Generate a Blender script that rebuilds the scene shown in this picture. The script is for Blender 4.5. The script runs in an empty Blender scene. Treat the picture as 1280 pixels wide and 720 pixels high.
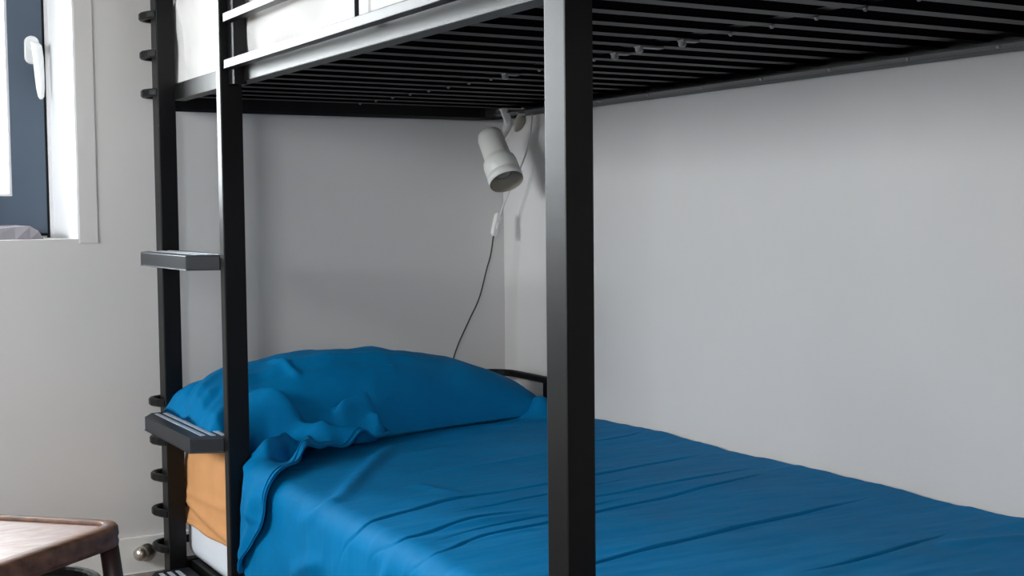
import bpy, bmesh, math, random
import numpy as np
from mathutils import Vector, Matrix, noise

scene = bpy.context.scene
random.seed(3)

# ------------------------------------------------------------------ camera
cam_data = bpy.data.cameras.new('camera')
cam_data.sensor_width = 36.0
cam_data.lens = 45.905
cam_data.clip_start = 0.02
cam = bpy.data.objects.new('camera', cam_data)
scene.collection.objects.link(cam)
RIGHT = (0.8621799, -0.5065060, -0.0098746)
UP = (0.0381916, 0.0455491, 0.9982318)
BACK = (-0.5051606, -0.8610325, 0.0586157)
cam.matrix_world = Matrix(((RIGHT[0], UP[0], BACK[0], 0.0),
                           (RIGHT[1], UP[1], BACK[1], 0.0),
                           (RIGHT[2], UP[2], BACK[2], 1.04),
                           (0, 0, 0, 1)))
scene.camera = cam

# ------------------------------------------------------------------ light
world = bpy.data.worlds.new('daylight')
scene.world = world
world.use_nodes = True
bg = world.node_tree.nodes['Background']
bg.inputs['Color'].default_value = (0.92, 0.94, 0.985, 1)
bg.inputs['Strength'].default_value = 11.0


def portal(name, loc, rot, sx, sy):
    d = bpy.data.lights.new(name, 'AREA')
    d.shape = 'RECTANGLE'
    d.size = sx
    d.size_y = sy
    d.cycles.is_portal = True
    o = bpy.data.objects.new(name, d)
    o.location = loc
    o.rotation_euler = rot
    scene.collection.objects.link(o)


portal('window_portal', (0.10, 4.225, 1.56), (math.radians(-90), 0, 0), 1.42, 1.2)
portal('added_front_portal', (-1.10, -1.62, 1.55), (math.radians(90), 0, 0), 0.70, 1.2)  # for the unseen window added behind the camera
portal('added_side_portal', (-2.02, 2.70, 1.55), (0, math.radians(-90), 0), 0.9, 1.6)  # for the unseen fill window added in the left wall

scene.view_settings.view_transform = 'Standard'
scene.view_settings.look = 'None'
scene.view_settings.gamma = 1.0
scene.view_settings.use_curve_mapping = False
scene.view_settings.exposure = 1.42


# ------------------------------------------------------------------ materials
def mat(name, color, rough=0.5, spec=0.5, metal=0.0, bump=0.0, bump_scale=200.0, var=0.0, var_scale=4.0,
        color2=None, sheen=0.0, stretch=(1, 1, 1)):
    m = bpy.data.materials.new(name)
    m.use_nodes = True
    nt = m.node_tree
    b = nt.nodes['Principled BSDF']
    b.inputs['Roughness'].default_value = rough
    b.inputs['Specular IOR Level'].default_value = spec
    b.inputs['Metallic'].default_value = metal
    b.inputs['Sheen Weight'].default_value = sheen
    tc = nt.nodes.new('ShaderNodeTexCoord')
    mp = nt.nodes.new('ShaderNodeMapping')
    mp.inputs['Scale'].default_value = stretch
    nt.links.new(tc.outputs['Object'], mp.inputs['Vector'])
    nz = nt.nodes.new('ShaderNodeTexNoise')
    nz.inputs['Scale'].default_value = var_scale
    nz.inputs['Detail'].default_value = 6
    nt.links.new(mp.outputs[0], nz.inputs['Vector'])
    rp = nt.nodes.new('ShaderNodeMix')
    rp.data_type = 'RGBA'
    c2 = color2 if color2 else tuple(max(0, c * (1 - var)) for c in color)
    rp.inputs[6].default_value = (*color, 1)
    rp.inputs[7].default_value = (*c2, 1)
    cr = nt.nodes.new('ShaderNodeMapRange')
    cr.inputs['From Min'].default_value = 0.35
    cr.inputs['From Max'].default_value = 0.68
    nt.links.new(nz.outputs['Fac'], cr.inputs['Value'])
    nt.links.new(cr.outputs[0], rp.inputs[0])
    nt.links.new(rp.outputs[2], b.inputs['Base Color'])
    if bump:
        n2 = nt.nodes.new('ShaderNodeTexNoise')
        n2.inputs['Scale'].default_value = bump_scale
        n2.inputs['Detail'].default_value = 3
        nt.links.new(mp.outputs[0], n2.inputs['Vector'])
        bp = nt.nodes.new('ShaderNodeBump')
        bp.inputs['Strength'].default_value = bump
        bp.inputs['Distance'].default_value = 0.002
        nt.links.new(n2.outputs['Fac'], bp.inputs['Height'])
        nt.links.new(bp.outputs[0], b.inputs['Normal'])
    return m


M_WALL = mat('wall_paint', (0.70, 0.672, 0.655), 0.75, 0.3, bump=0.12, bump_scale=260, var=0.02)
M_CEIL = mat('ceiling_paint', (0.78, 0.78, 0.77), 0.8, 0.3, var=0.02)
M_FLOOR = mat('floor_boards', (0.30, 0.25, 0.22), 0.5, 0.4, var=0.25, var_scale=3, stretch=(12, 1, 1))
M_BASE = mat('baseboard_paint', (0.84, 0.82, 0.79), 0.45, 0.4, var=0.02)
M_BLACK = mat('black_powder_coat', (0.002, 0.002, 0.0022), 0.40, 0.32, bump=0.04, bump_scale=900, var=0.1)
M_SLAT = mat('black_slat_paint', (0.002, 0.002, 0.0025), 0.42, 0.10, var=0.2)
M_RAILLIP = mat('lit_flange_black', (0.022, 0.023, 0.026), 0.42, 0.35, var=0.15)  # frame black lifted to grey, light on the underside put into the colour
M_GRIP = mat('grip_strip_vinyl', (0.55, 0.60, 0.66), 0.3, 0.6, var=0.1)
M_GREYCLIP = mat('grey_steel', (0.24, 0.24, 0.24), 0.4, 0.4, 0.3, var=0.1)
M_BLUE = mat('blue_cotton', (0.001, 0.180, 0.420), 0.62, 0.06, bump=0.15, bump_scale=700, var=0.10, var_scale=9)
M_ORANGE = mat('peach_cotton', (0.80, 0.39, 0.165), 0.75, 0.2, bump=0.15, bump_scale=700, var=0.12, var_scale=8)
M_MATTRESS = mat('mattress_ticking', (0.84, 0.87, 0.93), 0.7, 0.25, bump=0.2, bump_scale=500, var=0.05)
M_UNDER = mat('mattress_shade_dark', (0.006, 0.006, 0.007), 0.9, 0.1, var=0.1)  # near-black puts the shade above the slats into the mattress colour
M_WHITE = mat('white_cotton', (0.72, 0.70, 0.685), 0.75, 0.2, bump=0.15, bump_scale=600, var=0.03)
M_LAMP = mat('white_lamp_plastic', (0.80, 0.78, 0.74), 0.42, 0.45, var=0.03)
M_LAMPIN = mat('lamp_inside', (0.42, 0.38, 0.31), 0.5, 0.4, var=0.05)
M_CORD = mat('white_cord', (0.66, 0.65, 0.63), 0.5, 0.4, var=0.03)
M_CORD_DARK = mat('dark_cord', (0.03, 0.03, 0.03), 0.5, 0.4, var=0.03)
M_SASH = mat('anthracite_sash', (0.072, 0.099, 0.138), 0.45, 0.45, var=0.06)
M_GASKET = mat('black_gasket', (0.01, 0.01, 0.012), 0.6, 0.3, var=0.05)
M_FRAME = mat('window_frame_white', (0.74, 0.72, 0.74), 0.4, 0.4, var=0.03)
M_HANDLE = mat('white_handle', (0.85, 0.86, 0.86), 0.25, 0.5, var=0.02)
M_CLOTH = mat('grey_fabric', (0.30, 0.28, 0.31), 0.85, 0.2, bump=0.3, bump_scale=400, var=0.1)
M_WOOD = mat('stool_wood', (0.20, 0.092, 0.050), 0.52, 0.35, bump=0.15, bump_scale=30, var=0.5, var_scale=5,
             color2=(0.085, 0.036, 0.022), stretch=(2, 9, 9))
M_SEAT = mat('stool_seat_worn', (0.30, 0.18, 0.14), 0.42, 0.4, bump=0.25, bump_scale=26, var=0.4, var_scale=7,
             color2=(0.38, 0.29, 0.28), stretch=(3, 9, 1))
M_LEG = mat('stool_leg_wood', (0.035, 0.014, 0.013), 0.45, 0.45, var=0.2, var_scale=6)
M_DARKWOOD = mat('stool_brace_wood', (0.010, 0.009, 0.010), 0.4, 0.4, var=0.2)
M_NICKEL = mat('brushed_nickel', (0.62, 0.57, 0.50), 0.28, 0.5, 1.0, var=0.1)
M_REVEAL = mat('reveal_bright_white', (0.88, 0.88, 0.89), 0.45, 0.4, var=0.02)  # whiter than the wall paint, to lift the brightness of the reveal
M_GROUND = mat('outside_ground', (0.45, 0.43, 0.40), 0.9, 0.2, var=0.2)
M_STEP = mat('step_paint', (0.012, 0.0145, 0.020), 0.42, 0.45, var=0.1)

M_GLASS = bpy.data.materials.new('window_glass')
M_GLASS.use_nodes = True
_nt = M_GLASS.node_tree
_nt.nodes.remove(_nt.nodes['Principled BSDF'])
_tr = _nt.nodes.new('ShaderNodeBsdfTransparent')
_tr.inputs[0].default_value = (0.96, 0.98, 0.97, 1)
_gl = _nt.nodes.new('ShaderNodeBsdfGlossy')
_gl.inputs['Roughness'].default_value = 0.02
_fr = _nt.nodes.new('ShaderNodeFresnel')
_fr.inputs[0].default_value = 1.45
_mx = _nt.nodes.new('ShaderNodeMixShader')
_nt.links.new(_fr.outputs[0], _mx.inputs[0])
_nt.links.new(_tr.outputs[0], _mx.inputs[1])
_nt.links.new(_gl.outputs[0], _mx.inputs[2])
_nt.links.new(_mx.outputs[0], _nt.nodes['Material Output'].inputs['Surface'])


# ------------------------------------------------------------------ helpers
def link(o, parent=None):
    scene.collection.objects.link(o)
    if parent:
        o.parent = parent
        if any(parent.location):
            o.matrix_parent_inverse = Matrix.Translation(-parent.location)
    return o


def empty(name, loc, label=None, cat=None, group=None):
    o = bpy.data.objects.new(name, None)
    o.location = loc
    o.empty_display_size = 0.1
    scene.collection.objects.link(o)
    return tag(o, label, cat, group)


def tag(o, label=None, cat=None, group=None, kind=None):
    for k, val in (('label', label), ('category', cat), ('group', group), ('kind', kind)):
        if val:
            o[k] = val
    return o


def obj(name, bm, m, parent=None, smooth=False, kind=None, bevel=0.0):
    if bevel:
        bmesh.ops.remove_doubles(bm, verts=bm.verts, dist=1e-6)
        bmesh.ops.bevel(bm, geom=[e for e in bm.edges if len(e.link_faces) == 2 and e.calc_face_angle(0) > 0.6],
                        offset=bevel, segments=2, profile=0.6, affect='EDGES', clamp_overlap=True)
    bmesh.ops.recalc_face_normals(bm, faces=bm.faces)
    me = bpy.data.meshes.new(name)
    bm.to_mesh(me)
    bm.free()
    me.materials.append(m)
    if smooth:
        me.polygons.foreach_set('use_smooth', [True] * len(me.polygons))
    o = bpy.data.objects.new(name, me)
    link(o, parent)
    if kind:
        o['kind'] = kind
    return o


def box(bm, x0, x1, y0, y1, z0, z1):
    v = [bm.verts.new(p) for p in ((x0, y0, z0), (x1, y0, z0), (x1, y1, z0), (x0, y1, z0),
                                   (x0, y0, z1), (x1, y0, z1), (x1, y1, z1), (x0, y1, z1))]
    for f in ((0, 1, 2, 3), (4, 5, 6, 7), (0, 1, 5, 4), (1, 2, 6, 5), (2, 3, 7, 6), (3, 0, 4, 7)):
        bm.faces.new([v[i] for i in f])
    return bm


def boxo(name, dims, m, parent=None, bevel=0.0, kind=None):
    return obj(name, box(bmesh.new(), *dims), m, parent, bevel=bevel, kind=kind)


def prism(bm, pts, z0, z1):
    a = [bm.verts.new((p[0], p[1], z0)) for p in pts]
    b = [bm.verts.new((p[0], p[1], z1)) for p in pts]
    n = len(pts)
    bm.faces.new(a)
    bm.faces.new(b)
    for i in range(n):
        bm.faces.new((a[i], a[(i + 1) % n], b[(i + 1) % n], b[i]))
    return bm


def catmull(pts, n):
    P = np.array(pts, float)
    P = np.vstack([2 * P[0] - P[1], P, 2 * P[-1] - P[-2]])
    out = []
    k = len(P) - 3
    for i in range(n):
        t = i / (n - 1) * k
        j = min(int(t), k - 1)
        t -= j
        p0, p1, p2, p3 = P[j:j + 4]
        out.append(0.5 * (2 * p1 + (p2 - p0) * t + (2 * p0 - 5 * p1 + 4 * p2 - p3) * t * t
                          + (3 * p1 - p0 - 3 * p2 + p3) * t ** 3))
    return np.array(out)


def sweep(bm, path, w, h, up=(0, 0, 1), seg=0, closed=False):
    """rectangular (seg=0) or round section swept along a path; w across, h along up"""
    path = [Vector(p) for p in path]
    n = len(path)
    if seg == 0:
        c = 0.28
        sec = []
        for sx, sy in ((1, 1), (-1, 1), (-1, -1), (1, -1)):
            a = (sx * w / 2, sy * (h / 2 - c * min(w, h)))
            b = (sx * (w / 2 - c * min(w, h)), sy * h / 2)
            sec += [a, b] if sx * sy > 0 else [b, a]
    else:
        sec = [(w / 2 * math.cos(2 * math.pi * i / seg), h / 2 * math.sin(2 * math.pi * i / seg)) for i in range(seg)]
    rings = []
    upv = Vector(up)
    for i, p in enumerate(path):
        a = path[(i - 1) % n] if (i or closed) else p
        b = path[(i + 1) % n] if (i < n - 1 or closed) else p
        t = (b - a).normalized()
        s = t.cross(upv)
        if s.length < 1e-4:
            s = t.cross(Vector((0.3, 1, 0)))
        s.normalize()
        u = s.cross(t).normalized()
        rings.append([bm.verts.new(p + s * x + u * y) for x, y in sec])
    k = len(sec)
    for i in range(n if closed else n - 1):
        r, q = rings[i], rings[(i + 1) % n]
        for j in range(k):
            bm.faces.new((r[j], r[(j + 1) % k], q[(j + 1) % k], q[j]))
    if not closed:
        bm.faces.new(rings[0])
        bm.faces.new(rings[-1])
    return bm


def lathe(bm, prof, seg, mtx, cap=True):
    rings = []
    for r, z in prof:
        rings.append([bm.verts.new(mtx @ Vector((r * math.cos(2 * math.pi * i / seg), r * math.sin(2 * math.pi * i / seg), z)))
                      for i in range(seg)])
    for a, b in zip(rings, rings[1:]):
        for i in range(seg):
            bm.faces.new((a[i], a[(i + 1) % seg], b[(i + 1) % seg], b[i]))
    if cap:
        bm.faces.new(rings[0])
        bm.faces.new(rings[-1])
    return bm


def frame_z(origin, axis):
    q = Vector(axis).normalized().to_track_quat('Z', 'Y')
    return Matrix.Translation(origin) @ q.to_matrix().to_4x4()


def round_poly(pts, radii, n=7):
    out = []
    k = len(pts)
    for i in range(k):
        p = Vector(pts[i])
        a = (Vector(pts[i - 1]) - p).normalized()
        b = (Vector(pts[(i + 1) % k]) - p).normalized()
        half = a.angle(b) / 2
        r = radii[i]
        d = r / math.tan(half)
        c = p + (a + b).normalized() * (r / math.sin(half))
        s, e = p + a * d - c, p + b * d - c
        ang0 = math.atan2(s.y, s.x)
        da = (math.atan2(e.y, e.x) - ang0 + math.pi) % (2 * math.pi) - math.pi
        for j in range(n):
            t = ang0 + da * j / (n - 1)
            out.append((c.x + r * math.cos(t), c.y + r * math.sin(t)))
    return out


def quad_mesh(name, verts, F, m):
    me = bpy.data.meshes.new(name)
    me.vertices.add(len(verts))
    me.vertices.foreach_set('co', np.ascontiguousarray(verts, dtype=np.float32).ravel())
    me.loops.add(F.size)
    me.loops.foreach_set('vertex_index', np.ascontiguousarray(F, dtype=np.int32).ravel())
    me.polygons.add(len(F))
    me.polygons.foreach_set('loop_start', np.arange(0, F.size, 4, dtype=np.int32))
    me.polygons.foreach_set('use_smooth', np.ones(len(F), dtype=bool))
    me.update(calc_edges=True)
    me.validate()
    me.materials.append(m)
    return me


def grid(name, P, m, parent=None, thick=0.0, wrap=False):
    """P: (nu, nv, 3) array -> smooth grid mesh, closed with a back layer when thick > 0"""
    nu, nv = P.shape[:2]
    verts = P.reshape(-1, 3)
    idx = np.arange(nu * nv).reshape(nu, nv)
    F = np.stack([idx[:-1, :-1], idx[1:, :-1], idx[1:, 1:], idx[:-1, 1:]], -1).reshape(-1, 4)
    if thick:
        du = np.gradient(P, axis=0)
        dv = np.gradient(P, axis=1)
        N = np.cross(du, dv)
        N /= np.linalg.norm(N, axis=-1, keepdims=True) + 1e-12
        Q = P - N * thick
        verts = np.vstack([verts, Q.reshape(-1, 3)])
        off = nu * nv
        F2 = F[:, ::-1] + off
        border = np.concatenate([idx[0, :], idx[1:, -1], idx[-1, -2::-1], idx[-2:0:-1, 0]])
        nb = np.roll(border, -1)
        F3 = np.stack([nb, border, border + off, nb + off], -1)
        F = np.vstack([F, F2, F3])
    return link(bpy.data.objects.new(name, quad_mesh(name, verts, F, m)), parent)


def seg_dist(S, Y, pts):
    """signed distance of grid points to a polyline and the arc fraction of the nearest point"""
    best = np.full(S.shape, 1e9)
    sign = np.ones(S.shape)
    frac = np.zeros(S.shape)
    P = np.array(pts, float)
    L = np.linalg.norm(np.diff(P, axis=0), axis=1)
    cum = np.concatenate([[0], np.cumsum(L)])
    for i in range(len(P) - 1):
        a, d = P[i], P[i + 1] - P[i]
        t = np.clip(((S - a[0]) * d[0] + (Y - a[1]) * d[1]) / (d @ d), 0, 1)
        dx, dy = S - a[0] - t * d[0], Y - a[1] - t * d[1]
        ds = np.hypot(dx, dy)
        c = d[0] * dy - d[1] * dx
        upd = ds < best
        best = np.where(upd, ds, best)
        sign = np.where(upd, np.sign(c), sign)
        frac = np.where(upd, (cum[i] + t * L[i]) / cum[-1], frac)
    return best * sign, frac


def crease(S, Y, pts, groove=0.004, gw=0.004, ridge=0.004, rw=0.018, fade=0.12):
    d, f = seg_dist(S, Y, catmull(pts, 24))
    w = np.clip(np.minimum(f, 1 - f) / fade, 0, 1) if fade else 1.0
    w = w * w * (3 - 2 * w) if fade else w
    # a lapped fold: low on the foot side, a sharp lip on the head side that fades out behind
    lip = ridge * (0.5 + 0.5 * np.tanh((d - 0.003) / 0.0022)) * np.exp(-np.clip(d, 0, 1) / rw)
    return w * (lip - groove * np.exp(-((d + 0.0015) / gw) ** 2))


def ridge(S, Y, pts, amp, wid, fade=0.2):
    d, f = seg_dist(S, Y, catmull(pts, 20))
    w = np.clip(np.minimum(f, 1 - f) / fade, 0, 1) if fade else 1.0
    return amp * w * np.exp(-(d / wid) ** 2)


def fbm(S, Y, sx, sy, seed, octaves=3):
    out = np.empty(S.shape)
    it = np.nditer([S, Y], flags=['multi_index'])
    for s, y in it:
        out[it.multi_index] = noise.fractal(Vector((float(s) * sx + seed, float(y) * sy, seed * 1.7)), 1.0, 2.0, octaves)
    return out


# ------------------------------------------------------------------ setting
XR, YH, XL, YF, ZC = 2.20, 3.80, -1.60, -1.40, 2.50
SW0, SW1 = 1.90, 3.50
SY = 4.13
WX0, WX1, WZ0, WZ1, WD = -0.61, 0.815, 0.974, 2.15, 0.42

b = bmesh.new()
box(b, XL - 0.4, WX0, YH, YH + WD, 0, ZC)
box(b, WX1, XR + 0.2, YH, YH + WD, 0, ZC)
box(b, WX0, WX1, YH, YH + WD, 0, WZ0)
box(b, WX0, WX1, YH, YH + WD, WZ1, ZC)
obj('wall_back', b, M_WALL, kind='structure')
boxo('wall_right', (XR, XR + 0.2, YF - 0.2, YH, 0, ZC), M_WALL, kind='structure')
b = bmesh.new()
box(b, XL - 0.4, -1.45, YF - 0.2, YF, 0, ZC)
box(b, -0.75, XR, YF - 0.2, YF, 0, ZC)
box(b, -1.45, -0.75, YF - 0.2, YF, 0, 0.95)
box(b, -1.45, -0.75, YF - 0.2, YF, 2.15, ZC)
obj('wall_front', b, M_WALL, kind='structure')
b = bmesh.new()
box(b, XL - 0.4, XL, YF, SW0, 0, ZC)
box(b, XL - 0.4, XL, SW1, YH, 0, ZC)
box(b, XL - 0.4, XL, SW0, SW1, 0, 1.10)
box(b, XL - 0.4, XL, SW0, SW1, 2.00, ZC)
obj('wall_left', b, M_WALL, kind='structure')
boxo('ceiling', (XL - 0.4, XR + 0.2, YF - 0.2, YH + WD, ZC, ZC + 0.15), M_CEIL, kind='structure')
boxo('floor', (XL - 0.4, XR + 0.2, YF - 0.2, YH + WD, -0.29, 0), M_FLOOR, kind='structure')
boxo('ground', (-30, 30, -40, 40, -0.5, -0.3), M_GROUND, kind='structure')

b = bmesh.new()
box(b, XL, XR, YH - 0.014, YH, 0, 0.105)
obj('baseboard_back', b, M_BASE, kind='structure', bevel=0.003)
boxo('added_lining', (WX1 - 0.004, WX1, YH - 0.001, SY - 0.004, WZ0, WZ1), M_REVEAL, kind='structure')  # thin lining added to make the visible reveal look brighter
boxo('baseboard_right', (XR - 0.014, XR, YF, YH - 0.014, 0, 0.105), M_BASE, bevel=0.003, kind='structure')
boxo('trim_1', (WX1, 0.866, YH - 0.003, YH, 0.962, 2.20), M_WALL, bevel=0.001, kind='structure')

# window_1: dark sash window at the back of the deep reveal


def window(name, make, panes):
    w = bpy.data.objects.new(name, None)
    scene.collection.objects.link(w)
    w['kind'] = 'structure'
    return w


w1 = window('window_1', None, 2)
b = bmesh.new()
box(b, WX1 - 0.014, WX1, SY - 0.004, SY + 0.08, WZ0, WZ1)
box(b, WX0, WX0 + 0.014, SY - 0.004, SY + 0.08, WZ0, WZ1)
box(b, WX0, WX1, SY - 0.004, SY + 0.08, WZ1 - 0.012, WZ1)
box(b, WX0, WX1, SY + 0.012, SY + 0.08, WZ0, WZ0 + 0.006)
obj('window_frame', b, M_FRAME, w1)
b = bmesh.new()
box(b, WX1 - 0.022, WX1 - 0.014, SY + 0.006, SY + 0.06, WZ0, WZ1)
box(b, WX0 + 0.014, WX0 + 0.022, SY + 0.006, SY + 0.06, WZ0, WZ1)
box(b, WX0 + 0.02, WX1 - 0.02, SY + 0.010, SY + 0.06, WZ0 + 0.006, WZ0 + 0.014)
obj('gasket', b, M_GASKET, w1)
for i, (a, c) in enumerate(((0.105, WX1 - 0.022), (WX0 + 0.022, 0.10))):
    z0, z1, t = WZ0 + 0.014, WZ1 - 0.016, 0.098
    b = bmesh.new()
    box(b, a, a + t, SY, SY + 0.06, z0, z1)
    box(b, c - t, c, SY, SY + 0.06, z0, z1)
    box(b, a + t, c - t, SY, SY + 0.06, z0, z0 + 0.112)
    box(b, a + t, c - t, SY, SY + 0.06, z1 - t, z1)
    s = obj('sash', b, M_SASH, w1)
    b = bmesh.new()
    ia, ic, iz0, iz1 = a + t, c - t, z0 + 0.112, z1 - t
    box(b, ia, ia + 0.008, SY + 0.004, SY + 0.03, iz0, iz1)
    box(b, ic - 0.008, ic, SY + 0.004, SY + 0.03, iz0, iz1)
    box(b, ia + 0.008, ic - 0.008, SY + 0.004, SY + 0.03, iz0, iz0 + 0.008)
    box(b, ia + 0.008, ic - 0.008, SY + 0.004, SY + 0.03, iz1 - 0.008, iz1)
    obj('glazing_bead', b, M_FRAME, w1)
    boxo('pane', (ia + 0.004, ic - 0.004, SY + 0.034, SY + 0.038, iz0, iz1), M_GLASS, w1)
    if i == 0:
        b = bmesh.new()
        pl = round_poly([(0.741, 1.494), (0.783, 1.494), (0.783, 1.578), (0.741, 1.578)], [0.02] * 4, 6)
        va = [b.verts.new((x, SY, z)) for x, z in pl]
        vb = [b.verts.new((x, SY - 0.009, z)) for x, z in pl]
        vc = [b.verts.new((0.762 + (x - 0.762) * 0.86, SY - 0.013, 1.536 + (z - 1.536) * 0.93)) for x, z in pl]
        n = len(pl)
        for q, r in ((va, vb), (vb, vc)):
            for k in range(n):
                b.faces.new((q[k], q[(k + 1) % n], r[(k + 1) % n], r[k]))
        b.faces.new(vc)
        h = obj('handle_plate', b, M_HANDLE, w1, smooth=False)
        b = bmesh.new()
        lathe(b, [(0.012, 0), (0.012, 0.03), (0.010, 0.04)], 14, frame_z((0.766, SY - 0.010, 1.541), (0.1, -1, 0)))
        secs = [(0.762, 1.556, 0.012, 0.006), (0.768, 1.545, 0.016, 0.010), (0.772, 1.51, 0.016, 0.010),
                (0.7745, 1.46, 0.0145, 0.010), (0.776, 1.42, 0.0125, 0.009), (0.777, 1.395, 0.009, 0.007),
                (0.777, 1.387, 0.004, 0.003)]
        rings = []
        for x, z, rx, ry in secs:
            rings.append([b.verts.new((x + rx * math.cos(k * math.pi / 6), SY - 0.045 + ry * math.sin(k * math.pi / 6), z))
                          for k in range(12)])
        for q, r in zip(rings, rings[1:]):
            for k in range(12):
                b.faces.new((q[k], q[(k + 1) % 12], r[(k + 1) % 12], r[k]))
        b.faces.new(rings[0])
        b.faces.new(rings[-1])
        obj('handle', b, M_HANDLE, w1, smooth=True)

# added_window_2, added_window_3: unseen windows added behind the camera and in the left wall for fill light
w2 = window('added_window_2', None, 1)
b = bmesh.new()
wy = YF - 0.14
box(b, -1.45, -1.38, wy, wy + 0.06, 0.95, 2.15)
box(b, -0.82, -0.75, wy, wy + 0.06, 0.95, 2.15)
box(b, -1.38, -0.82, wy, wy + 0.06, 0.95, 1.03)
box(b, -1.38, -0.82, wy, wy + 0.06, 2.08, 2.15)
obj('window_frame', b, M_SASH, w2)
boxo('pane', (-1.385, -0.815, wy + 0.03, wy + 0.034, 1.025, 2.085), M_GLASS, w2)
w3 = window('added_window_3', None, 1)
b = bmesh.new()
wx = XL - 0.30
box(b, wx, wx + 0.06, SW0, SW0 + 0.07, 1.10, 2.00)
box(b, wx, wx + 0.06, SW1 - 0.07, SW1, 1.10, 2.00)
box(b, wx, wx + 0.06, SW0 + 0.07, SW1 - 0.07, 1.10, 1.17)
box(b, wx, wx + 0.06, SW0 + 0.07, SW1 - 0.07, 1.93, 2.00)
obj('window_frame', b, M_SASH, w3)
boxo('pane', (wx + 0.03, wx + 0.034, SW0 + 0.066, SW1 - 0.066, 1.166, 1.934), M_GLASS, w3)

# ------------------------------------------------------------------ bunk bed
bed = empty('bunk_bed', (1.58, 2.62, 0),
            'black metal bunk bed with a step ladder, standing in the corner of the room', 'bunk bed')
PX0, PX1 = 1.000, 1.050
YN0, YN1 = 1.552, 1.608           # foot posts
YP0, YP1 = 3.630, 3.686           # head post, room side
for x0, x1, y0, y1 in ((PX0, PX1, YP0, YP1), (PX0, 1.0480, YN0, YN1), (2.125, 2.175, 3.352, 3.402), (2.125, 2.175, 1.300, 1.350)):
    boxo('corner_post', (x0, x1, y0, y1, 0, 2.02), M_BLACK, bed, bevel=0.003)
boxo('ladder_stile', (1.000, 1.055, 3.082, 3.115, 0, 1.92), M_BLACK, bed, bevel=0.003)


def step(zt, th=0.037):
    b = bmesh.new()
    out = [(1.054, 3.118), (1.000, 3.120), (0.926, 3.152), (0.926, 3.572), (0.958, 3.629), (1.054, 3.629)]
    prism(b, out, zt - th, zt)
    s = obj('ladder_step', b, M_STEP, bed, bevel=0.003)
    for k in range(3):
        x = 0.960 + 0.0235 * k
        boxo('grip_strip', (x, x + 0.0115, 3.175 - 0.012 * k, 3.60, zt - 0.001, zt + 0.0015), M_GRIP, s)
    return s


for zt in (0.940, 0.489, 0.040):
    step(zt)

# upper bunk rails
boxo('side_rail', (1.045, 1.075, 1.300, 3.630, 1.357, 1.403), M_BLACK, bed, bevel=0.003)
boxo('side_rail', (2.140, 2.183, 1.300, 3.640, 1.347, 1.400), M_BLACK, bed, bevel=0.003)
boxo('rail_flange', (2.070, 2.142, 1.350, 3.640, 1.3475, 1.3515), M_RAILLIP, bed)
boxo('cross_rail', (1.050, 2.125, 1.305, 1.345, 1.357, 1.403), M_BLACK, bed, bevel=0.003)
b = bmesh.new()
pts = [(1.048, 3.745, 1.368), (2.00, 3.745, 1.368)]
for k in range(9):
    t = math.pi / 2 - k / 8 * math.pi / 2
    pts.append((2.055 + 0.105 * math.cos(t), 3.640 + 0.105 * math.sin(t), 1.368 + 0.004 * k / 8))
sweep(b, pts, 0.030, 0.064)
obj('end_rail', b, M_BLACK, bed)
boxo('centre_beam', (1.566, 1.594, 1.345, 3.64, 1.374, 1.389), M_SLAT, bed, bevel=0.003)
# lower bunk frame
boxo('side_rail', (1.062, 1.085, 1.300, 3.630, 0.022, 0.058), M_BLACK, bed, bevel=0.003)
boxo('side_rail', (2.095, 2.120, 1.300, 3.630, 0.022, 0.058), M_BLACK, bed, bevel=0.003)
boxo('cross_rail', (1.050, 2.125, 1.305, 1.345, 0.022, 0.058), M_BLACK, bed, bevel=0.003)
boxo('cross_rail', (1.050, 2.125, 3.640, 3.680, 0.022, 0.058), M_BLACK, bed, bevel=0.003)

sl_me = None
ys = [1.674 + 0.1128 * k for k in range(-3, 18)]
for k, y in enumerate(ys):
    for x0, x1 in ((1.076, 1.5795), (1.5805, 2.136)):
        boxo('slat', (x0, x1, y - 0.014, y + 0.014, 1.3655, 1.391), M_SLAT, bed, bevel=0.004)
    b = bmesh.new()
    lathe(b, [(0.004, 0), (0.004, 0.003), (0.0025, 0.005)], 10, frame_z((1.592, y + 0.003, 1.3655), (0, 0, -1)))
    if k in (6, 7, 8, 12):
        box(b, 1.560 - 0.02 * (k % 2), 1.600, y - 0.010, y + 0.010, 1.3615, 1.3652)
        lathe(b, [(0.008, 0), (0.008, 0.007), (0.005, 0.010)], 12, frame_z((1.565 - 0.02 * (k % 2), y, 1.3615), (0, 0, -1)))
    obj('slat_clip', b, M_GREYCLIP, bed)
for k in range(1, 21, 2):
    b = bmesh.new()
    lathe(b, [(0.0045, 0), (0.0045, 0.004), (0.002, 0.006)], 10, frame_z((2.085, ys[k] + 0.03, 1.3475), (0, 0, -1)))
    obj('rail_bolt', b, M_GREYCLIP, bed)

# guard rail of the upper bunk
for z in (1.386, 1.496, 1.606):
    boxo('guard_bar', (1.000, 1.020, 1.606, 3.052, z, z + 0.021), M_BLACK, bed, bevel=0.002)
    boxo('guard_bar', (1.000, 1.020, 1.300, 1.554, z, z + 0.021), M_BLACK, bed, bevel=0.002)
boxo('guard_upright', (1.0205, 1.052, 3.038, 3.080, 1.350, 1.640), M_BLACK, bed, bevel=0.002)
boxo('guard_upright', (1.0205, 1.030, 2.322, 2.334, 1.403, 1.640), M_BLACK, bed, bevel=0.002)


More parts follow.
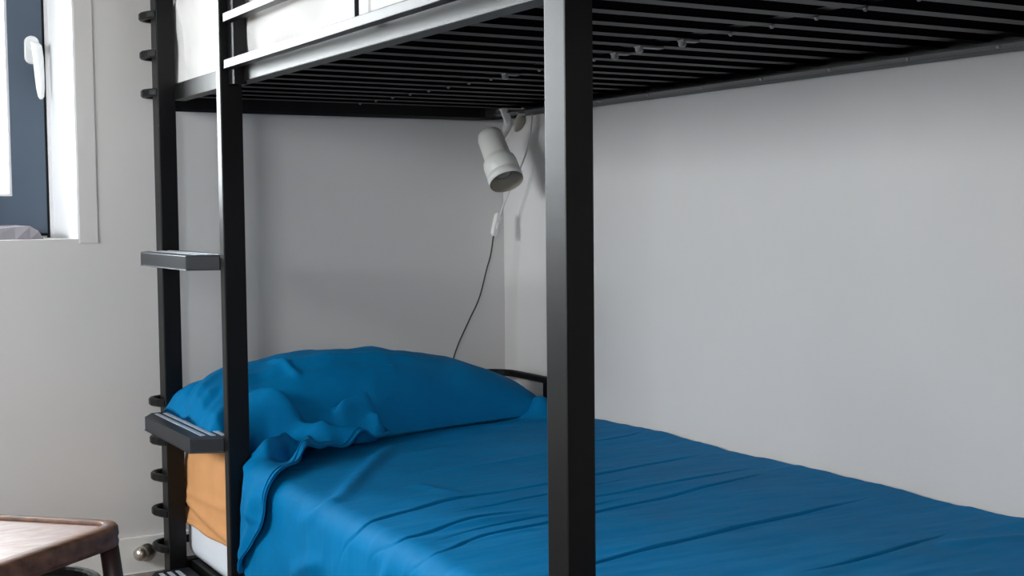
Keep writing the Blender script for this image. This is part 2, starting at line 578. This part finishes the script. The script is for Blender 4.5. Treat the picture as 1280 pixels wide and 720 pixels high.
def hoop(z, th, end_y=3.642, w=0.014):
    x0, x1, yb, r = 0.9805, 2.155, 3.748, 0.045
    pts = [(1.004, end_y, z), (0.990, end_y + 0.022, z), (x0, yb - r - 0.01, z)]
    for k in range(7):
        t = math.pi - k / 6 * math.pi / 2
        pts.append((x0 + r + r * math.cos(t), yb - r + r * math.sin(t), z))
    for k in range(7):
        t = math.pi / 2 - k / 6 * math.pi / 2
        pts.append((x1 - 2 * r + 2 * r * math.cos(t), yb - 2 * r + 2 * r * math.sin(t), z))
    pts.append((x1, 3.402, z))
    b = bmesh.new()
    sweep(b, pts, w, th)
    o = obj('headboard_bar', b, M_BLACK, bed)
    return o


for z in (0.510, 0.400, 0.296, 0.195, 0.092, 1.487, 1.594, 1.70):
    hoop(z, 0.022)
hoop(1.380, 0.022)
boxo('headboard_upright', (2.149, 2.161, 3.462, 3.476, 0.06, 0.503), M_BLACK, bed)
# footboard bars behind the camera-side posts
for z in (1.487, 1.594, 1.70, 0.30, 0.40):
    boxo('footboard_bar', (1.048, 2.125, 1.316, 1.330, z - 0.011, z + 0.011), M_BLACK, bed, bevel=0.002)

# ------------------------------------------------------------------ lower bedding


def bed_shell(name, x0, x1, y0, y1, r, prof, m, parent=None, wob=None):
    """rounded-rectangle block: prof = list of (inset, z)"""
    n = 9
    rings = []
    for ins, z in prof:
        pl = round_poly([(x0 + ins, y0 + ins), (x1 - ins, y0 + ins), (x1 - ins, y1 - ins), (x0 + ins, y1 - ins)],
                        [max(r - ins, 0.012)] * 4, n)
        dense = []
        k = len(pl)
        for i in range(k):
            a, c = Vector(pl[i]), Vector(pl[(i + 1) % k])
            m_ = max(1, int((c - a).length / 0.03))
            for j in range(m_):
                dense.append(a.lerp(c, j / m_))
        rings.append((dense, z))
    L = min(len(d) for d, _ in rings)
    b = bmesh.new()
    vr = []
    for d, z in rings:
        d = [d[int(i * len(d) / L)] for i in range(L)] if len(d) != L else d
        ring = []
        for p in d:
            q = Vector((p.x, p.y, z))
            if wob:
                q += wob(q)
            ring.append(b.verts.new(q))
        vr.append(ring)
    for a, c in zip(vr, vr[1:]):
        for i in range(L):
            b.faces.new((a[i], a[(i + 1) % L], c[(i + 1) % L], c[i]))
    b.faces.new(vr[0])
    b.faces.new(vr[-1])
    return obj(name, b, m, parent, smooth=True)


low = bed_shell('mattress', 1.066, 2.108, 1.37, 3.695, 0.04,
                [(0.05, 0.060), (0.012, 0.066), (0.002, 0.085), (0, 0.10), (0, 0.25), (0.004, 0.36), (0.03, 0.388)], M_MATTRESS)
tag(low, 'white mattress under the peach fitted sheet of the lower bunk', 'mattress')


def sheet_wob(q):
    s = q.y * 1.0
    w = 0.0
    if q.z < 0.33:
        # pulled folds running down towards the hem
        for zc, sl, a in ((0.225, 0.10, 0.006), (0.205, 0.16, -0.007), (0.255, -0.05, 0.004)):
            d = q.z - (zc + sl * (q.y - 3.62))
            w += a * math.exp(-(d / 0.012) ** 2)
        if q.z < 0.18:
            w += 0.004 * math.sin(q.y * 24 + 1)
    return Vector((-w - 0.003 * math.sin(q.y * 9 + q.z * 6), 0, 0))


fs = bed_shell('fitted_sheet', 1.058, 2.114, 1.362, 3.702, 0.045,
               [(0.006, 0.166), (-0.002, 0.164), (-0.003, 0.170)] + [(0, 0.175 + 0.0075 * k) for k in range(21)]
               + [(0, 0.34), (0.004, 0.365), (0.014, 0.385), (0.03, 0.395), (0.06, 0.399)], M_ORANGE, wob=sheet_wob)
tag(fs, 'peach orange fitted sheet tucked round the lower mattress behind the ladder', 'sheet')

EX, ER, EZ = 1.028, 0.052, 0.416      # outer face, edge radius and top height of the bedspread
ES = EX + ER


def bed_pos(S, Y, H):
    """point at arc coordinate S across the bed (X on top, then down the room side), lifted H along the normal"""
    ang = np.clip((ES - S) / ER, 0, math.pi / 2)
    drop = np.maximum(0, (ES - S) - ER * math.pi / 2)
    x = np.where(S >= ES, S, ES - ER * np.sin(ang))
    z = np.where(S >= ES, EZ, EZ - ER + ER * np.cos(ang) - drop)
    nx, nz = -np.sin(ang), np.cos(ang)
    return np.stack([x + nx * H, Y, z + nz * H], -1)


CREASES = [
    [(1.90, 2.895), (1.966, 2.898), (2.059, 2.91), (2.171, 2.945)],
    [(1.60, 2.52), (1.719, 2.535), (1.951, 2.584), (2.12, 2.601)],
    [(1.40, 2.325), (1.588, 2.342), (1.897, 2.364), (2.156, 2.412)],
    [(0.96, 2.20), (1.006, 2.145), (1.071, 2.105), (1.202, 2.17), (1.367, 2.196), (1.511, 2.228), (1.878, 2.282), (2.143, 2.349)],
    [(1.10, 1.86), (1.29, 1.904), (1.539, 1.948), (1.773, 1.983), (2.138, 2.023)],
    [(1.527, 1.657), (1.749, 1.676), (2.021, 1.728)],
    [(0.925, 2.475), (0.985, 2.443), (1.045, 2.392), (1.15, 2.427), (1.34, 2.488), (1.562, 2.508), (1.72, 2.54)],
    [(0.971, 2.329), (1.018, 2.291), (1.060, 2.235), (1.15, 2.262), (1.275, 2.305), (1.438, 2.318)],
    [(1.26, 2.76), (1.349, 2.778), (1.541, 2.792), (1.754, 2.816), (1.95, 2.85)],
    [(1.06, 2.16), (1.25, 2.235), (1.45, 2.27), (1.70, 2.30)],
    [(1.20, 2.36), (1.40, 2.40), (1.62, 2.43), (1.80, 2.47)],
]
SOFT = [
    ([(1.349, 2.778), (1.541, 2.792), (1.754, 2.816)], 0.003, 0.02),
    ([(1.304, 2.687), (1.34, 2.50)], 0.005, 0.02),
    ([(0.96, 2.75), (1.061, 2.60), (1.2, 2.78), (1.347, 2.981), (1.50, 3.20)], 0.010, 0.022),
    ([(1.147, 2.262), (1.31, 2.28), (1.419, 2.279)], 0.004, 0.014),
    ([(1.113, 2.143), (1.26, 2.157), (1.346, 2.163)], 0.003, 0.012),
    ([(1.881, 1.673), (2.1, 1.60)], 0.006, 0.02),
    ([(0.86, 2.76), (0.915, 2.622), (0.94, 2.532)], 0.012, 0.02),
    ([(0.80, 2.30), (0.93, 2.27), (1.02, 2.20)], 0.008, 0.02),
    ([(0.80, 2.05), (0.90, 2.09), (1.03, 2.07)], 0.008, 0.02),
    ([(0.78, 2.55), (0.90, 2.60), (1.0, 2.62)], 0.007, 0.02),
]
ny, ns = 1000, 300
yv = np.linspace(1.36, 3.42, ny)
P = np.zeros((ny, ns, 3))
t = np.linspace(0, 1, ns)
smin = np.interp(yv, [1.3, 2.93, 3.04, 3.08, 3.42], [0.72, 0.72, 0.80, 1.12, 1.13])
smax = np.interp(yv, [1.3, 3.32, 3.335, 3.42], [2.182, 2.182, 2.112, 2.112])
S = smin[:, None] + (smax - smin)[:, None] * t[None, :]
Y = np.repeat(yv[:, None], ns, 1)
H = 0.006 * fbm(S, Y, 2.2, 3.5, 1.3) + 0.003 * fbm(S, Y, 4, 14, 7.1)
for k, c in enumerate(CREASES):
    q = (0.6, 0.8, 0.6, 1.0, 1.0, 0.55, 1.0, 0.8, 0.4, 0.4, 0.45)[k]
    H += q * crease(S, Y, c, groove=0.0085, gw=0.0030, ridge=0.0042, rw=0.024, fade=0.35)
for c, a, w in SOFT:
    H += ridge(S, Y, c, a, w)
H += 0.005 * np.exp(-((S - 2.16) / 0.05) ** 2) * (0.4 + 0.6 * np.sin(Y * 9)) * (Y < 3.3)
H += 0.055 * np.exp(-((S - 2.09) / 0.06) ** 2) * np.exp(-((Y - 3.40) / 0.05) ** 2)
low_edge = np.clip((1.0 - S) / 0.25, 0, 1)
H += low_edge * 0.014 * (1 + np.sin(Y * 19 + 3 * np.sin(Y * 5))) * 0.6
foot = np.clip((1.405 - Y) / 0.045, 0, 1)
P = bed_pos(S, Y, np.maximum(H, -0.014))
P[..., 2] -= 0.20 * foot ** 2 * (S > 1.0)
cover = grid('bedspread', P[:, ::-1], M_BLUE, thick=0.005)
tag(cover, 'creased blue bedspread covering the lower bunk and hanging over its side', 'bedspread')

# pillow ---------------------------------------------------------------
PXS = [0.995, 1.02, 1.05, 1.15, 1.29, 1.40, 1.49, 1.58, 1.66, 1.83, 1.94, 2.05, 2.10, 2.115]
PZS = [0.500, 0.552, 0.574, 0.612, 0.638, 0.647, 0.643, 0.647, 0.633, 0.600, 0.562, 0.515, 0.478, 0.45]
BXS = [0.99, 1.03, 1.2, 1.325, 1.5, 1.737, 1.98, 2.12]
BYS = [3.21, 3.20, 3.235, 3.255, 3.275, 3.332, 3.372, 3.385]


def pil_profile(X):
    return np.interp(X, PXS, PZS), np.interp(X, BXS, BYS)


def pillow_top(X, Y):
    zt, yb = pil_profile(X)
    yr = 3.50
    back = 3.685 - yr
    tt = np.where(Y < yr, (yr - Y) / (yr - yb), (Y - yr) / back)
    p = np.clip(1 - np.clip(tt, 0, 1) ** 2.3, 0, 1) ** 0.62
    z0 = 0.42 + 0.045 * np.clip((1.075 - X) / 0.05, 0, 1)
    z = z0 + (zt - z0) * p
    h = 0.0
    h = h + 0.010 * np.exp(-((tt - 0.36) / 0.07) ** 2) * (Y < yr) * np.exp(-((X - 1.42) / 0.3) ** 4)
    h = h - 0.006 * np.exp(-((tt - 0.50) / 0.05) ** 2) * (Y < yr) * np.exp(-((X - 1.42) / 0.3) ** 4)
    return z + h * (tt < 0.97)


nx, nt = 240, 150
xv = 0.995 + (2.115 - 0.995) * np.linspace(0, 1, nx)
tv = np.linspace(-1, 1, nt)
tv = np.sign(tv) * (1 - (1 - np.abs(tv)) ** 1.5)
Xg = np.repeat(xv[:, None], nt, 1)
yb = np.interp(xv, BXS, BYS)
Yg = np.where(tv[None, :] < 0, 3.50 + tv[None, :] * (3.50 - yb)[:, None], 3.50 + tv[None, :] * 0.155)
Zg = pillow_top(Xg, Yg)
edge = np.clip((Xg - 0.995) / 0.05, 0, 1)
Zg += fbm(Xg, Yg, 5, 7, 3.3) * 0.010 * (1 - np.abs(tv)[None, :] ** 4)
left = np.exp(-((Xg - 1.03) / 0.07) ** 2)
for yc, a in ((3.26, 0.010), (3.34, -0.012), (3.43, 0.012), (3.50, -0.010)):
    Zg += a * left * np.exp(-((Yg - yc - (Xg - 1.03) * 0.9) / 0.02) ** 2)
Zg += ridge(Xg, Yg, [(1.245, 3.47), (1.27, 3.40), (1.29, 3.34)], 0.012, 0.012)
Zg += ridge(Xg, Yg, [(1.62, 3.34), (1.8, 3.37), (2.02, 3.42)], 0.004, 0.015)
bulge = np.sqrt(np.clip(1 - ((Zg - 0.50) / 0.16) ** 2, 0, 1))
Pt = np.stack([Xg, Yg, Zg], -1)
Zb = np.minimum(Zg - 0.002, np.where(Xg < 1.07, 0.422 + 0.04 * np.clip((1.07 - Xg) / 0.05, 0, 1), 0.422))
Pb = np.stack([Xg, Yg, Zb], -1)
verts = np.vstack([Pt.reshape(-1, 3), Pb.reshape(-1, 3)])
idx = np.arange(nx * nt).reshape(nx, nt)
F = np.stack([idx[:-1, :-1], idx[1:, :-1], idx[1:, 1:], idx[:-1, 1:]], -1).reshape(-1, 4)
off = nx * nt
border = np.concatenate([idx[0, :], idx[1:, -1], idx[-1, -2::-1], idx[-2:0:-1, 0]])
nb = np.roll(border, -1)
F = np.vstack([F, F[:, ::-1] + off, np.stack([nb, border, border + off, nb + off], -1)])
pil = empty('pillow', (1.55, 3.45, 0.42), 'plump blue pillow on the lower bunk, its loose case hanging over the side', 'pillow')
link(bpy.data.objects.new('pillow_body', quad_mesh('pillow_body', verts, F, M_BLUE)), pil)

# loose open end of the pillowcase, crumpled on the bedspread and hanging over the side
HEM = [(1.462, 3.292), (1.506, 3.262), (1.495, 3.228), (1.43, 3.180), (1.325, 3.115), (1.2, 3.03), (1.10, 2.925),
       (1.035, 2.865), (0.965, 2.858), (0.90, 2.935), (0.80, 3.055)]
BCK = [(1.450, 3.290), (1.425, 3.288), (1.38, 3.288), (1.31, 3.290), (1.24, 3.305), (1.17, 3.335), (1.10, 3.31), (1.062, 3.20),
       (1.03, 3.062), (0.92, 3.066), (0.796, 3.068)]
nu, nv = 260, 110
Hc, Bc = catmull(HEM, nu), catmull(BCK, nu)
v = np.linspace(0, 1, nv)
G = Hc[:, None, :] * (1 - v)[None, :, None] + Bc[:, None, :] * v[None, :, None]
S, Y = G[..., 0], G[..., 1]
V = np.repeat(v[None, :], nu, 0)
U = np.repeat(np.linspace(0, 1, nu)[:, None], nv, 1)
dz = np.where(S >= ES, np.maximum(0, pillow_top(S, Y) - EZ - 0.004), 0)
# relax the steep pillow front so the cloth bridges it
for _ in range(12):
    dz[:, 1:-1] = 0.25 * dz[:, :-2] + 0.5 * dz[:, 1:-1] + 0.25 * dz[:, 2:]
dz = np.maximum(dz, np.where(S >= ES, np.maximum(0, pillow_top(S, Y) - EZ - 0.004), 0))
dz *= np.clip((S - 1.02) / 0.06, 0, 1)
hh = 0.014 + 0.016 * np.sin(np.pi * np.clip(V, 0, 1)) * (S > 0.95)
hh += 0.010 * fbm(S, Y, 9, 9, 5.5)
for c, a, w in (([(1.12, 3.33), (1.24, 3.24), (1.34, 3.17), (1.43, 3.175)], 0.046, 0.024),
                ([(1.36, 3.270), (1.45, 3.275), (1.495, 3.245)], 0.044, 0.018),
                ([(1.25, 3.28), (1.37, 3.228), (1.46, 3.222)], -0.034, 0.020),
                ([(1.05, 3.14), (1.11, 3.18), (1.17, 3.24)], -0.045, 0.014),
                ([(1.07, 3.07), (1.14, 3.115), (1.19, 3.18)], 0.040, 0.020),
                ([(1.14, 2.985), (1.20, 3.06), (1.23, 3.15)], 0.044, 0.018),
                ([(1.10, 3.02), (1.155, 3.08), (1.18, 3.15)], -0.034, 0.017),
                ([(1.23, 3.06), (1.29, 3.13), (1.28, 3.21)], 0.024, 0.017),
                ([(0.82, 3.05), (0.93, 2.96), (1.04, 2.90)], 0.014, 0.020)):
    hh += ridge(S, Y, c, a, w, 0.12)
hh += 0.010 * np.exp(-(V / 0.05) ** 2)
hh = np.maximum(hh, 0.008) * (1 - 0.85 * np.clip((V - 0.8) / 0.2, 0, 1))
P = bed_pos(S, Y, hh)
P[..., 2] += dz
for _ in range(36):
    P[1:-1, 1:-1] = 0.5 * P[1:-1, 1:-1] + 0.125 * (P[:-2, 1:-1] + P[2:, 1:-1] + P[1:-1, :-2] + P[1:-1, 2:])
    P[1:-1, 0] = 0.6 * P[1:-1, 0] + 0.2 * (P[:-2, 0] + P[2:, 0])
    P[1:-1, -1] = 0.6 * P[1:-1, -1] + 0.2 * (P[:-2, -1] + P[2:, -1])
P[..., 1] = np.where(P[..., 0] < 1.06, np.minimum(P[..., 1], 3.074), P[..., 1])
flap = grid('pillowcase_flap', P, M_BLUE, pil, thick=-0.004)
for vi in (1, 7):
    b = bmesh.new()
    sweep(b, P[::3, vi] + np.array([-0.001, -0.001, 0.001]), 0.0045, 0.0045, seg=6)
    obj('hem', b, M_BLUE, flap, smooth=True)

# ------------------------------------------------------------------ upper bedding
um = bed_shell('mattress', 1.082, 2.112, 1.37, 3.62, 0.07,
               [(0.02, 1.394), (0, 1.41), (0, 1.52), (0.02, 1.545)], M_UNDER)
tag(um, 'upper bunk mattress, coloured dark as if in shade, resting on the black slats', 'mattress')

EX2, EZ2 = 1.058, 1.66
ny, ns = 240, 130
yv = np.linspace(1.36, 3.700, ny)
S = np.repeat(np.linspace(0.80, 2.09, ns)[None, :], ny, 0)
Y = np.repeat(yv[:, None], ns, 1)
_keep = (EX, EZ, ES)
EX, EZ, ES = EX2, EZ2, EX2 + ER
H = 0.010 * fbm(S, Y, 4, 4, 9.1) + 0.004 * fbm(S, Y, 9, 5, 2.1)
for c, a, w in (([(0.82, 2.95), (0.90, 2.75), (0.97, 2.45)], 0.012, 0.03),
                ([(0.80, 2.88), (0.86, 2.60), (0.90, 2.30)], -0.010, 0.02),
                ([(1.08, 3.62), (0.97, 3.53), (0.84, 3.55)], 0.014, 0.02),
                ([(1.05, 3.50), (0.98, 3.44), (0.86, 3.46)], -0.008, 0.02),
                ([(0.99, 2.26), (0.90, 2.20), (0.84, 2.21)], 0.010, 0.012),
                ([(0.99, 2.20), (0.90, 2.14), (0.84, 2.13)], 0.010, 0.012),
                ([(0.99, 2.12), (0.92, 2.06), (0.84, 2.03)], 0.010, 0.014)):
    H += ridge(S, Y, c, a, w)
P = bed_pos(S, Y, np.maximum(H, -0.012))
endr = np.clip((Y - 3.675) / 0.025, 0, 1)
P[..., 0] += 0.03 * endr ** 2 * (S < ES)
P[..., 2] = np.where(S >= ES, P[..., 2] - 0.06 * endr ** 2, P[..., 2])
EX, EZ, ES = _keep
sh = grid('duvet', P[:, ::-1], M_WHITE, thick=0.02)
tag(sh, 'white duvet filling the upper bunk behind its black guard rail', 'duvet')

# ------------------------------------------------------------------ clip lamp
LX, LY, LZ = 2.098, 3.56, 1.360
lamp = empty('clip_lamp', (LX, LY, LZ), 'white clip-on reading lamp hanging from the upper bunk frame', 'lamp')
R_, U_, F_ = Vector(RIGHT), Vector(UP), -Vector(BACK)
ax = (F_ * -0.48 + (R_ * 0.33 - U_ * 0.94).normalized() * 0.877).normalized()
top = Vector((2.026, 3.575, 1.268))
mt = frame_z(top, ax)
b = bmesh.new()
lathe(b, [(0.004, -0.030), (0.020, -0.027), (0.036, -0.017), (0.0415, 0.0), (0.0425, 0.075), (0.044, 0.082),
          (0.051, 0.092), (0.0535, 0.105), (0.0535, 0.135), (0.050, 0.139), (0.050, 0.143), (0.0545, 0.147), (0.0545, 0.172),
          (0.0535, 0.172), (0.051, 0.150), (0.046, 0.115), (0.030, 0.095), (0.012, 0.092)], 36, mt)
head = obj('lamp_head', b, M_LAMP, lamp, smooth=True)
b = bmesh.new()
lathe(b, [(0.0530, 0.1715), (0.0505, 0.150), (0.0450, 0.116), (0.0290, 0.097), (0.004, 0.094)], 30, mt, cap=False)
obj('reflector', b, M_LAMPIN, head, smooth=True)
b = bmesh.new()
lathe(b, [(0.018, 0.095), (0.026, 0.112), (0.028, 0.128), (0.022, 0.143), (0.006, 0.150)], 20, mt)
obj('bulb', b, M_LAMPIN, head, smooth=True)
# neck from head up to the clamp
neck0 = top + ax * 0.012 + R_ * 0.012
b = bmesh.new()
pth = catmull([neck0 + R_ * 0.006, neck0 + R_ * 0.022 + U_ * 0.022, Vector((2.078, 3.555, 1.312)), Vector((2.076, 3.560, 1.332))], 12)
sweep(b, pth, 0.026, 0.026, up=(0, 1, 0.2), seg=12)
obj('lamp_neck', b, M_LAMP, lamp, smooth=True)
# clamp: two jaws gripping the rail flange, with a curved cheek and a lever
b = bmesh.new()
sweep(b, [(2.060, 3.568, 1.360), (2.110, 3.568, 1.3612), (2.168, 3.568, 1.360)], 0.030, 0.006)
sweep(b, [(2.062, 3.556, 1.360), (2.066, 3.552, 1.345), (2.074, 3.550, 1.325), (2.078, 3.548, 1.305)], 0.026, 0.008, up=(0, 1, 0))
sweep(b, [(2.138, 3.556, 1.360), (2.124, 3.553, 1.342), (2.110, 3.550, 1.325), (2.098, 3.549, 1.310)], 0.020, 0.008, up=(0, 1, 0))
obj('clamp', b, M_LAMP, lamp, smooth=False)
b = bmesh.new()
lathe(b, [(0.004, -0.004), (0.019, -0.004), (0.022, 0), (0.019, 0.004), (0.004, 0.004)], 24,
      frame_z((2.112, 3.540, 1.314), (0.25, -0.85, -0.35)) @ Matrix.Rotation(-0.5, 4, 'Z') @ Matrix.Diagonal((0.9, 1.35, 1, 1)))
obj('clamp_lever', b, M_LAMPIN, lamp, smooth=True)
# cord with its inline switch
cp = [(2.150, 3.566, 1.362), (2.166, 3.562, 1.358), (2.168, 3.560, 1.33), (2.160, 3.570, 1.25), (2.146, 3.600, 1.175), (2.122, 3.65, 1.08), (2.114, 3.680, 1.02)]
b = bmesh.new()
sweep(b, catmull(cp, 36), 0.0055, 0.0055, up=(0, 1, 0), seg=8)
cord = obj('cord', b, M_CORD, lamp, smooth=True)
d = (Vector((2.094, 3.685, 0.955)) - Vector((2.114, 3.685, 1.028))).normalized()
b = bmesh.new()
c0 = Vector((2.117, 3.685, 1.035))
u = Vector((0, 1, 0))
s_ = d.cross(u)
rings = []
for tt, w, dp in ((0, 0.009, 0.007), (0.006, 0.0135, 0.010), (0.060, 0.0135, 0.010), (0.072, 0.012, 0.009), (0.078, 0.007, 0.006)):
    c = c0 + d * tt
    rings.append([b.verts.new(c + s_ * (w * math.copysign(abs(math.cos(k * math.pi / 8)) ** 0.5, math.cos(k * math.pi / 8)))
                              + u * (dp * math.copysign(abs(math.sin(k * math.pi / 8)) ** 0.5, math.sin(k * math.pi / 8)))) for k in range(16)])
for q, r in zip(rings, rings[1:]):
    for k in range(16):
        b.faces.new((q[k], q[(k + 1) % 16], r[(k + 1) % 16], r[k]))
b.faces.new(rings[0])
b.faces.new(rings[-1])
sw = obj('switch', b, M_LAMP, cord, smooth=False)
b = bmesh.new()
cc = c0 + d * 0.045 - u * 0.010
sweep(b, [cc - d * 0.010, cc, cc + d * 0.010], 0.010, 0.006, up=(0, -1, 0))
obj('rocker', b, M_FRAME, sw)
b = bmesh.new()
sweep(b, catmull([(2.094, 3.685, 0.960), (2.086, 3.690, 0.90), (2.075, 3.70, 0.85), (2.050, 3.705, 0.76), (2.015, 3.71, 0.69), (1.975, 3.715, 0.61),
                  (1.955, 3.715, 0.55), (1.95, 3.715, 0.45), (1.95, 3.71, 0.30), (1.95, 3.72, 0.12)], 50), 0.005, 0.005, up=(0, 1, 0), seg=8)
obj('lower_cord', b, M_CORD_DARK, lamp, smooth=True)

# ------------------------------------------------------------------ stool
CN, NR, FR, BK = (0.628, 2.530), (0.262, 2.252), (0.020, 2.500), (0.372, 2.782)
stool = empty('stool', (0.32, 2.52, 0), 'worn brown wooden stool with a raised rim, standing below the window', 'stool')
quad = [CN, BK, FR, NR]
rad = [0.055, 0.06, 0.06, 0.06]
cen = Vector((sum(p[0] for p in quad) / 4, sum(p[1] for p in quad) / 4))


def inset_quad(dd):
    n = 4
    out = []
    for i in range(n):
        p, a, c = Vector(quad[i]), Vector(quad[i - 1]), Vector(quad[(i + 1) % n])
        e1, e2 = (a - p).normalized(), (c - p).normalized()
        half = e1.angle(e2) / 2
        out.append(p + (e1 + e2).normalized() * (dd / math.sin(half)))
    return out


def loop(dd, z):
    return [(x, y, z) for x, y in round_poly(inset_quad(dd), [max(r - dd, 0.012) for r in rad], 9)]


b = bmesh.new()
prof = [(0.006, 0.406), (0.0, 0.410), (-0.001, 0.418), (0.001, 0.425), (-0.001, 0.430), (0.0, 0.444), (0.004, 0.449), (0.027, 0.4505), (0.0295, 0.449), (0.030, 0.446), (0.030, 0.440),
        (0.030, 0.408)]
rg = [[b.verts.new(p) for p in loop(dd, z)] for dd, z in prof]
n = len(rg[0])
for q, r in zip(rg, rg[1:] + rg[:1]):
    for k in range(n):
        b.faces.new((q[k], q[(k + 1) % n], r[(k + 1) % n], r[k]))
obj('seat_rim', b, M_WOOD, stool, smooth=True)
b = bmesh.new()
prism(b, [p[:2] for p in loop(0.0325, 0)], 0.425, 0.4435)
obj('seat_panel', b, M_SEAT, stool)
for p in quad:
    p = Vector(p)
    q = p + (cen - p).normalized() * 0.048
    out = (q - cen).normalized() * 0.05
    b = bmesh.new()
    rings = []
    for zz, rr, k in ((0.408, 0.0185, 0), (0.30, 0.019, 0.25), (0.15, 0.0165, 0.6), (0.0, 0.014, 1.0)):
        c = q + out * k
        rings.append([b.verts.new((c.x + rr * math.cos(j * math.pi / 7), c.y + rr * math.sin(j * math.pi / 7), zz)) for j in range(14)])
    for a_, c_ in zip(rings, rings[1:]):
        for k in range(14):
            b.faces.new((a_[k], a_[(k + 1) % 14], c_[(k + 1) % 14], c_[k]))
    b.faces.new(rings[0])
    b.faces.new(rings[-1])
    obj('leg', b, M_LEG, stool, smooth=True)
b = bmesh.new()
sweep(b, [(0.37 + 0.185 * math.cos(k * math.pi / 20), 2.535 + 0.135 * math.sin(k * math.pi / 20), 0.345) for k in range(40)], 0.018, 0.022, closed=True)
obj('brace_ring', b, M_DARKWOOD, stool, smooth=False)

# ------------------------------------------------------------------ door stop on the baseboard
ds = empty('door_stop', (0.976, YH - 0.014, 0.058), 'round brushed metal door stop fixed to the white baseboard', 'door stop')
b = bmesh.new()
lathe(b, [(0.026, 0), (0.027, 0.004), (0.022, 0.007), (0.012, 0.009)], 24, frame_z((0.976, YH - 0.014, 0.058), (0, -1, 0)))
obj('flange', b, M_NICKEL, ds, smooth=True)
b = bmesh.new()
lathe(b, [(0.010, 0), (0.010, 0.012), (0.015, 0.015), (0.0195, 0.022), (0.021, 0.030), (0.0185, 0.040), (0.011, 0.046), (0.003, 0.048)], 24,
      frame_z((0.976, YH - 0.019, 0.058), (-0.75, -0.62, 0.10)))
obj('knob', b, M_NICKEL, ds, smooth=True)

# ------------------------------------------------------------------ folded grey cloth on the window sill
b = bmesh.new()
layers = 3
for L_ in range(layers):
    pts = [(0.30, 0.005), (0.45, 0.016), (0.58, 0.028), (0.66, 0.036), (0.700, 0.038), (0.722, 0.024), (0.735, 0.004)]
    z_off = WZ0
    prof = [(x - 0.012 * L_, z_off + z * (1 - 0.30 * L_)) for x, z in pts]
    y0, y1 = 3.90 + 0.008 * L_, 4.07 - 0.006 * L_
    a_, c_ = [], []
    base_a = [b.verts.new((x, y0 + 0.012 * math.sin(i), z)) for i, (x, z) in enumerate(prof)]
    base_c = [b.verts.new((x - 0.01, y1, z + 0.002)) for x, z in prof]
    low_a = [b.verts.new((x, y0, WZ0)) for x, z in prof]
    low_c = [b.verts.new((x - 0.01, y1, WZ0)) for x, z in prof]
    for i in range(len(prof) - 1):
        b.faces.new((base_a[i], base_a[i + 1], base_c[i + 1], base_c[i]))
        b.faces.new((low_a[i], low_a[i + 1], base_a[i + 1], base_a[i]))
        b.faces.new((low_c[i], low_c[i + 1], base_c[i + 1], base_c[i]))
        b.faces.new((low_a[i], low_a[i + 1], low_c[i + 1], low_c[i]))
    b.faces.new((low_a[0], base_a[0], base_c[0], low_c[0]))
    b.faces.new((low_a[-1], base_a[-1], base_c[-1], low_c[-1]))
    break
cl = obj('folded_cloth', b, M_CLOTH, smooth=False, bevel=0.003)
tag(cl, 'folded grey cloth lying on the window sill below the dark sash', 'cloth')
